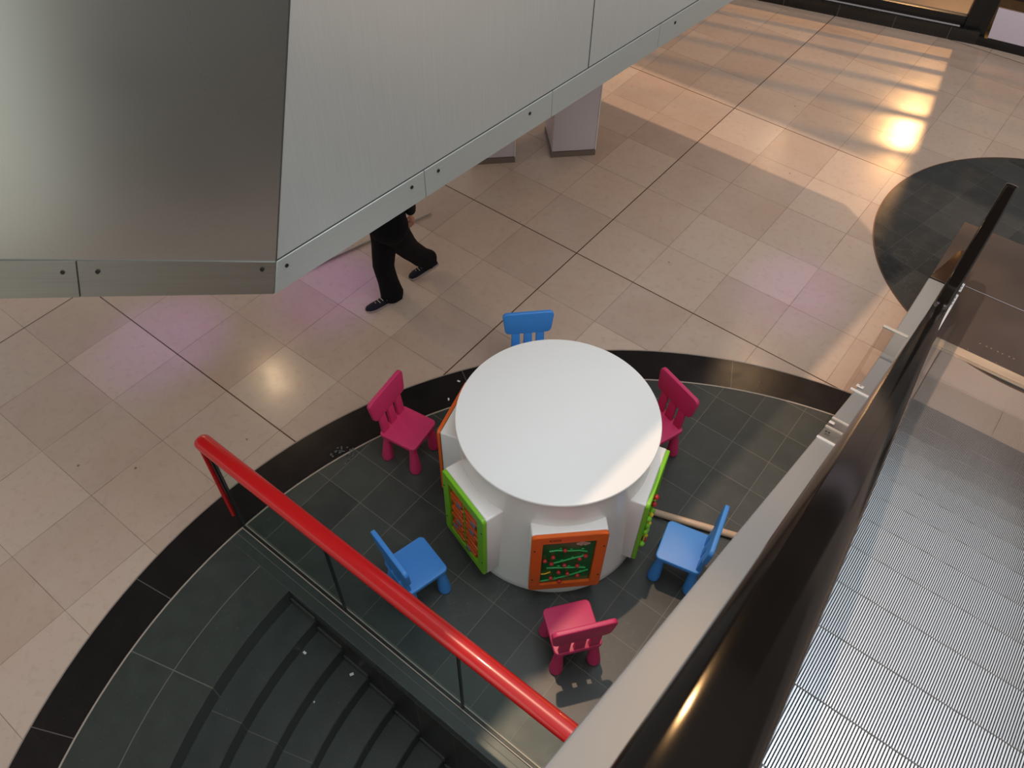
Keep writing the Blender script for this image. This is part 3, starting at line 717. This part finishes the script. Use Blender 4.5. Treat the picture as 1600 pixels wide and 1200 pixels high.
# ribbed steps
TP = 0.349
def step_mesh():
    mb = MB(); P = 0.0088; n = 120; x0 = 0.108
    prof = []
    for i in range(n):
        x = x0 + P * i
        prof += [(x, 0.0), (x + 0.0012, 0.0), (x + 0.0020, 0.0), (x + 0.0020, 0.0)]
    D = TP - 0.003
    # base body
    mb.box((x0 + P * n / 2, -D / 2, -0.055), (P * n, D, 0.090))
    b2 = mb
    for i in range(n):
        x = x0 + P * i; w = 0.0046
        # rib along the tread with rounded nose and down the riser
        pr = [(0.0, -0.115), (0.0, -0.010), (-0.003, -0.003), (-0.010, 0.0), (-D, 0.0)]
        for (ya, za), (yb_, zb_) in zip(pr, pr[1:]):
            v = mb.verts([(x, ya, za), (x + w, ya, za), (x + w, yb_, zb_), (x, yb_, zb_)]); mb.b.faces.new(v)
            if abs(za - zb_) < 0.02:
                for xx in (x, x + w):
                    mb.b.faces.new(mb.verts([(xx, ya, za), (xx, yb_, zb_), (xx, yb_, zb_ - 0.010), (xx, ya, za - 0.010)]))
    return mb
smb = step_mesh()
st0 = smb.build('step', M['rib'], esc, smooth=False)
st0.data.materials.append(M['groove'])
for i, f in enumerate(st0.data.polygons):
    if i < 6: f.material_index = 1
yk = [0.0 - TP * k for k in range(1, 17)]
first = True
for k in range(0, 17):
    y = -0.032 - TP * (k); y = -TP * k - 0.004
    o = st0 if first else st0.copy()
    if not first: COL.objects.link(o); o.parent = esc
    first = False
    o.location = (0, y, pitch(y))
# yellow-free skirt brush line left out; stickers on the inner decking by the landing
mb = MB()
for (y0, y1) in ((0.620, 0.500), (0.455, -0.05)):
    mb.box((0.070, (y0 + y1) / 2, 0.1975), (0.046, abs(y0 - y1), 0.003))
stk = mb.build('warning_sticker', M['sticker'], esc)
mb = MB()
for cy_ in (0.575, 0.535, 0.41, 0.36, 0.31):
    zz = 0.1995
    mb.lathe([(0.014, 0), (0.014, 0.001), (0.010, 0.001), (0.010, 0)], (0.070, cy_, zz), 16, caps=False)
    mb.box((0.070, cy_, zz), (0.003, 0.018, 0.001)); mb.box((0.077, cy_ - 0.010, zz), (0.008, 0.006, 0.001))
mb.build('pictogram', M['ink'], stk)

# clear guard panels clipped on the outer deck
grd = empty('acrylic_guard', (2.60, 0.3, 0), EA, 'clear acrylic guard screen fixed beside the lower end of the escalator', 'guard')
def GL(x, y, z):
    w = EM @ Vector((x, y, z)); return (Matrix.Translation(grd.location) @ Matrix.Rotation(EA, 4, 'Z')).inverted() @ w
def gbox(name, c, d, mat):
    mb = MB(); mb.box(GL(*c), d); mb.bevel(0.002, 1); return mb.build(name, mat, grd)
gbox('side_screen', (-0.250, -1.015, 0.26), (0.008, 0.77, 0.48), M['acryl'])
gbox('end_screen', (-0.165, -0.63, 0.385), (0.175, 0.010, 0.23), M['acryl'])
gbox('end_cap_rail', (-0.165, -0.63, 0.505), (0.19, 0.026, 0.018), brushed('pale_cap', (0.75, 0.72, 0.66), 0.3, 'x', metal=0.4))
def dbox(name, x, y, dx, dy, dz, lift, mat):
    """small fitting lying on the sloping deck"""
    a = math.atan(SL) if y < -1.3 else 0.0
    R_ = Matrix.Rotation(-a, 3, 'X'); c = Vector((x, y, 0.205 + pitch(y))) + R_ @ Vector((0, 0, lift + dz / 2))
    mb = MB(); mb.box(GL(*c), (dx, dy, dz), R_); mb.bevel(0.0015, 1); return mb.build(name, mat, grd)
dbox('bracket', -0.165, -1.44, 0.050, 0.085, 0.006, 0.004, M['sticker'])
dbox('bracket', -0.130, -1.60, 0.150, 0.030, 0.012, 0.0, M['sticker'])
dbox('bracket_hole', -0.165, -1.43, 0.014, 0.014, 0.002, 0.010, M['bolt'])
for yy in (-2.43, -2.63, -2.86): dbox('clamp_bar', -0.125, yy, 0.105, 0.022, 0.010, 0.0, M['cream'])
dbox('clamp_plate', -0.125, -2.65, 0.110, 0.50, 0.005, 0.010, M['acryl'])
for dx in (-0.155, -0.140): dbox('screw', dx, -2.75, 0.010, 0.030, 0.003, 0.014, M['bolt'])
dbox('round_knob', -0.160, -2.56, 0.030, 0.045, 0.006, 0.012, M['cream'])

# ------------------------------------------------------------------ shop front
SA = math.atan2(0.64, 2.41); sd = Vector((math.cos(SA), math.sin(SA), 0)); sn = Vector((-sd.y, sd.x, 0))   # sn points into the shop
SP = Vector((-0.97, 5.36, 0))
shop = empty('shop_window_bay', SP, SA, 'black framed glass shop window on a dark stone plinth at the top right', 'shop window')
def sbox(name, x0, x1, y0, y1, z0, z1, mat, par=shop, bv=0.0):
    mb = MB(); mb.box(((x0 + x1) / 2, (y0 + y1) / 2, (z0 + z1) / 2), (x1 - x0, y1 - y0, z1 - z0))
    if bv: mb.bevel(bv, 2)
    return mb.build(name, mat, par)
pl = sbox('plinth', -2.4, 2.66, 0.0, 0.30, 0, 0.15, polar_stone('black_plinth_stone', (0, 0), (0.014, 0.012, 0.010), 0.2, (0,), (), 0.001, (0.1, 0.1, 0.1)), bv=0.004)
for x in (0.35, 1.02, 1.69, 2.33): sbox('joint', x, x + 0.008, -0.002, 0.02, 0, 0.15, plain('plinth_joint', (0.10, 0.08, 0.06), 0.5), pl)
sbox('sill_strip', -2.4, 2.42, 0.045, 0.062, 0.148, 0.160, M['column'])
sbox('bottom_rail', -2.4, 2.52, 0.062, 0.14, 0.15, 0.27, M['black'], bv=0.004)
for x in (-1.6, 2.46): sbox('mullion', x, x + 0.16, 0.04, 0.20, 0.15, 3.3, M['black'], bv=0.004)
sbox('top_rail', -2.4, 2.6, 0.05, 0.18, 3.3, 3.45, M['black'])
for z in (0.49, 0.72, 0.98, 1.25, 1.53): sbox('louvre', -2.4, 2.5, 0.08, 0.12, z, z + 0.042, M['black'])
sbox('window_glass', -2.4, 2.5, 0.10, 0.108, 0.26, 1.55, M['shopglass'])
sbox('lamp_dimmer_pane', -2.4, 2.5, 0.10, 0.108, 1.555, 3.3, glass('lamp_dimmer_glass', (0.60, 0.57, 0.54), 0.06))  # unseen tinted pane, added to cut the lamp light further out
sbox('display_floor', -2.4, 2.7, 0.2, 3.2, 0.10, 0.20, M['wood'])
# second bay, turned a little
SQ = SP + sd * 2.70
shop2 = empty('shop_entrance_bay', SQ, SA - rad(6), 'shop entrance bay with a shiny steel kick plate, right of the black mullion', 'shop window')
sbox('gap_blocker', -0.12, 0.01, 0.04, 0.16, 0.0, 3.3, M['black'], shop2)  # added to stop lamp light leaking past the mullion
sbox('kick_base', -0.08, 2.2, 0.0, 0.25, 0, 0.10, M['black'], shop2, 0.004)
mb = MB(); mb.hexa([(0.06, 0.03, 0.10), (2.2, 0.03, 0.10), (2.2, 0.06, 0.10), (0.06, 0.06, 0.10), (0.03, 0.16, 0.40), (2.2, 0.16, 0.40), (2.2, 0.19, 0.40), (0.03, 0.19, 0.40)]); mb.build('kick_plate', brushed('kick_plate_steel', (0.50, 0.41, 0.45), 0.25, 'z'), shop2)
sbox('door_glass', -0.06, 2.2, 0.2, 0.21, 0.10, 3.2, M['doorglass'], shop2)
for z in (0.49, 0.72, 0.98, 1.25, 1.57, 1.93): sbox('louvre', -0.05, 2.2, 0.22, 0.26, z, z + 0.035, M['black'], shop2)
sbox('inner_floor', 0.0, 2.4, 0.25, 3.2, 0.02, 0.10, M['olive'], shop2)

# ------------------------------------------------------------------ small litter
for i, (x, y, z, s_) in enumerate(((0.655, -3.985, -0.31, 0.016), (0.940, -3.870, -0.465, 0.018), (0.877, -4.147, -0.465, 0.009), (0.700, -4.47, -0.31, 0.012))):
    mb = MB(); mb.box((0, 0, 0.004), (s_ * 1.5, s_, 0.006), Matrix.Rotation(i * 1.1, 3, 'Z')); mb.bevel(0.002, 1)
    o = mb.build('paper_scrap', M['paper']); o.location = (x, y, z)
    tag(o, ('thin white paper scrap near the top of the steps', 'largest white paper scrap, lower down beside the stairwell wall', 'tiny white speck of paper in the middle of the steps', 'dull scrap at the lower left of the steps')[i], 'litter', 'paper scraps on the stairs')
mb = MB(); rnd = random.Random(3)
for i in range(26):
    c = (-0.10 + rnd.gauss(0, 0.045), -2.83 + rnd.gauss(0, 0.035), 0.004)
    mb.box(c, (rnd.uniform(.006, .02), rnd.uniform(.005, .014), 0.005), Matrix.Rotation(rnd.uniform(0, 3), 3, 'Z'))
tag(mb.build('glass_crumbs', plain('crumbs', (0.10, 0.11, 0.12), 0.3)), 'patch of small grey crumbs on the black border', 'crumbs', None, 'stuff')
for i, (x, y) in enumerate(((0.19, -1.985), (0.135, -1.80))):
    mb = MB(); mb.box((x, y, 0.003), (0.012, 0.022, 0.004), Matrix.Rotation(0.8 + i, 3, 'Z')); o = mb.build('paint_chip', M['paper'])
    tag(o, ('small white chip on the black border nearer the left pink chair', 'small white chip on the black border nearer the tabletop edge')[i], 'litter', 'white chips on the black border')

# ------------------------------------------------------------------ walking person
def skin(name, verts, edges_, mat, parent, sub=2):
    me = bpy.data.meshes.new(name); me.from_pydata([v[:3] for v in verts], edges_, []); me.update()
    o = bpy.data.objects.new(name, me); COL.objects.link(o); o.parent = parent
    md = o.modifiers.new('skin', 'SKIN'); md.use_smooth_shade = True
    me.skin_vertices if hasattr(me, 'skin_vertices') else None
    for i, v in enumerate(verts):
        sv = me.skin_vertices[0].data[i]; r = v[3]
        sv.radius = r if isinstance(r, tuple) else (r, r)
        sv.use_root = (i == 0)
    s_ = o.modifiers.new('sub', 'SUBSURF'); s_.levels = sub; s_.render_levels = sub
    me.materials.append(mat)
    return o
PO = Vector((-0.86, -1.45, 0))
per = empty('person', PO, 0, 'person in black trousers and dark lace-up shoes striding left under the steel cladding', 'person')
def q(x, y, z, r): return (x - PO.x, y - PO.y, z - PO.z, r)
HIP = (-0.775, -1.50, 0.93)
body = [q(*HIP, 0.10), q(-0.775, -1.52, 1.12, 0.12), q(-0.78, -1.55, 1.33, 0.145), q(-0.78, -1.56, 1.47, 0.07), q(-0.79, -1.575, 1.54, 0.052),
        q(-0.835, -1.50, 0.80, 0.075), q(-0.870, -1.525, 0.47, 0.052), q(-0.890, -1.468, 0.09, 0.036),
        q(-0.745, -1.455, 0.80, 0.075), q(-0.805, -1.285, 0.50, 0.052), q(-0.845, -1.055, 0.18, 0.036),
        q(-0.96, -1.54, 1.42, 0.05), q(-1.02, -1.60, 1.15, 0.040), q(-1.00, -1.78, 0.97, 0.028),
        q(-0.60, -1.53, 1.42, 0.05), q(-0.62, -1.42, 1.14, 0.040), q(-0.67, -1.36, 0.96, 0.028)]
skin('body', body, [(0, 1), (1, 2), (2, 3), (3, 4), (0, 5), (5, 6), (6, 7), (0, 8), (8, 9), (9, 10), (3, 11), (11, 12), (12, 13), (3, 14), (14, 15), (15, 16)], M['skin'], per)
mb = MB()
def leg_tube(P, fx=1.0):
    rings = []
    P = [(Vector(p[:3]), p[3]) for p in P]
    for i, (c, r) in enumerate(P):
        d = (P[min(i + 1, len(P) - 1)][0] - P[max(i - 1, 0)][0]).normalized(); u = d.cross(Vector((0, 1, 0))).normalized(); w = u.cross(d).normalized()
        rings.append([c - PO + u * r * math.cos(2 * PI * k / 20) * (1 + 0.05 * math.sin(3 * k + i * 2)) + w * r * 1.08 * math.sin(2 * PI * k / 20) for k in range(20)])
    mb.loft(rings)
leg_tube([(-0.815, -1.515, 0.95, 0.105), (-0.825, -1.505, 0.84, 0.110), (-0.838, -1.505, 0.70, 0.100), (-0.855, -1.515, 0.57, 0.090), (-0.868, -1.525, 0.45, 0.083), (-0.880, -1.505, 0.34, 0.080), (-0.888, -1.480, 0.22, 0.080), (-0.892, -1.462, 0.12, 0.088), (-0.890, -1.455, 0.07, 0.094), (-0.892, -1.456, 0.035, 0.090)])
leg_tube([(-0.735, -1.515, 0.95, 0.105), (-0.740, -1.485, 0.84, 0.110), (-0.765, -1.41, 0.70, 0.100), (-0.793, -1.335, 0.57, 0.090), (-0.815, -1.265, 0.46, 0.083), (-0.830, -1.19, 0.36, 0.080), (-0.838, -1.125, 0.27, 0.080), (-0.840, -1.060, 0.20, 0.082), (-0.838, -1.035, 0.175, 0.080)])
mb.ball(Vector((-0.775, -1.515, 0.92)) - PO, 0.16, 24, (1.12, 0.92, 1.05))
mb.loft([[Vector((-0.775 + a_ * math.cos(k), -1.515 + b_ * math.sin(k), z_)) - PO for k in [2 * PI * i / 24 for i in range(24)]] for a_, b_, z_ in ((0.17, 0.140, 0.92), (0.168, 0.135, 1.0), (0.160, 0.128, 1.08))])
mb.build('trousers', M['trouser'], per, ang=80)
skin('jacket', [q(-0.775, -1.51, 1.00, (0.16, 0.125)), q(-0.775, -1.53, 1.18, (0.155, 0.12)), q(-0.78, -1.55, 1.36, (0.165, 0.12)), q(-0.78, -1.56, 1.46, 0.09),
                q(-0.965, -1.54, 1.42, 0.066), q(-1.025, -1.60, 1.15, 0.055), q(-1.005, -1.76, 0.99, 0.045),
                q(-0.595, -1.53, 1.42, 0.066), q(-0.615, -1.42, 1.14, 0.055), q(-0.665, -1.36, 0.98, 0.045)],
     [(0, 1), (1, 2), (2, 3), (3, 4), (4, 5), (5, 6), (3, 7), (7, 8), (8, 9)], M['jacket'], per)
def hand_at(w, d, side):
    """palm w with fingers pointing along d, thumb to one side"""
    w = Vector(w); d = Vector(d).normalized(); u = Vector(side).normalized(); nrm = d.cross(u)
    P = lambda a, b, c, r: (*(w + d * a + u * b + nrm * c - PO), r)
    V = [P(0, 0, 0, (0.026, 0.016)), P(0.045, 0.0, 0, (0.036, 0.014)), P(0.085, 0, 0, (0.036, 0.012))]; E = [(0, 1), (1, 2)]
    skin('hand', V, E, M['skin'], per, 1)
    for j, (b, ln) in enumerate(((-0.028, 0.062), (-0.010, 0.074), (0.009, 0.078), (0.027, 0.070))):
        V = [P(0.075, b, 0, 0.0085), P(0.095, b, 0, 0.0085), P(0.095 + ln * 0.5, b * 1.05, 0.012, 0.0078), P(0.095 + ln * 0.85, b * 1.05, 0.034, 0.0068)]
        skin('finger', V, [(0, 1), (1, 2), (2, 3)], M['skin'], per, 1)
    V = [P(0.015, 0.022, 0, 0.012), P(0.045, 0.050, 0.008, 0.010), P(0.075, 0.060, 0.018, 0.009), P(0.095, 0.060, 0.028, 0.007)]
    skin('thumb', V, [(0, 1), (1, 2), (2, 3)], M['skin'], per, 1)
hand_at((-0.680, -1.350, 0.94), (-0.10, 0.08, -0.95), (0, -1, 0)); hand_at((-1.00, -1.79, 0.96), (0.1, -0.6, -0.8), (1, 0, 0))
# head (hidden behind the cladding from here) with face and hair
hc = Vector((-0.79, -1.60, 1.645)) - PO
mb = MB(); mb.ball(hc, 0.098, 24, (0.80, 0.96, 1.20))
mb.tube([hc + Vector((0, -0.088, 0.012)), hc + Vector((0, -0.112, -0.020)), hc + Vector((0, -0.092, -0.030))], [0.008, 0.015, 0.012], 10)
for s_ in (-1, 1): mb.ball(hc + Vector((s_ * 0.079, 0.0, -0.005)), 0.028, 12, (0.35, 0.75, 1.1))
mb.build('head', M['skin'], per)
for s_ in (-1, 1):
    mb = MB(); mb.ball(hc + Vector((s_ * 0.031, -0.083, 0.005)), 0.012, 12); mb.build('eye', M['eye'], per)
mb = MB(); mb.tube([hc + Vector((-0.026, -0.080, -0.056)), hc + Vector((0, -0.088, -0.058)), hc + Vector((0.026, -0.080, -0.056))], [0.003, 0.006, 0.003], 8); mb.build('mouth', plain('lips', (0.42, 0.14, 0.12), 0.5), per)
mb = MB(); mb.ball(hc + Vector((0, 0.018, 0.028)), 0.102, 24, (0.86, 0.98, 1.10)); mb.build('hair', M['hair'], per)
# shoes
def shoe(toe, heel, zt, zh):
    t_, h_ = Vector((*toe, zt)), Vector((*heel, zh)); d = t_ - h_; ln = d.length; d.normalize(); u = d.cross(Vector((0, 0, 1))).normalized(); w = u.cross(d)
    def S_(a, b, c): return h_ + d * (a * ln) + u * b + w * c - PO
    pr = [(0.0, .026, .075), (0.06, .036, .085), (0.25, .040, .088), (0.42, .040, .078), (0.6, .046, .060), (0.8, .050, .048), (0.93, .040, .038), (1.0, .016, .026)]
    mb = MB(); rings = []
    for a, hw_, hh in pr:
        rings.append([S_(a, hw_ * math.cos(k) * (1.0 if math.sin(k) < 0.3 else 0.86), 0.016 + max(0, math.sin(k)) * (hh - 0.016)) for k in [2 * PI * i / 16 for i in range(16)]])
    mb.loft(rings); s0 = mb.build('shoe', M['shoe'], per)
    mb = MB(); rings = [[S_(a - 0.005, (hw_ + 0.004) * sgn, z) for sgn, z in ((-1, 0.0), (1, 0.0), (1, 0.020), (-1, 0.020))] for a, hw_, hh in pr]
    mb.loft(rings); mb.build('sole', M['sole'], s0)
    for k in range(4):
        a = 0.42 + 0.085 * k; hh = 0.082 - 0.010 * k
        mb = MB(); mb.tube([S_(a, -0.026, hh - 0.010), S_(a + 0.03, 0, hh + 0.002), S_(a + 0.01, 0.026, hh - 0.010)], 0.0032, 6); mb.build('lace', M['lace'], s0)
    mb = MB(); mb.tube([S_(0.40, -0.018, 0.088), S_(0.36, -0.045, 0.080), S_(0.44, -0.050, 0.070)], 0.003, 6); mb.build('lace', M['lace'], s0)
shoe((-0.955, -1.708), (-0.872, -1.405), 0.0, 0.0)
shoe((-0.940, -1.185), (-0.812, -0.955), 0.0, 0.10)
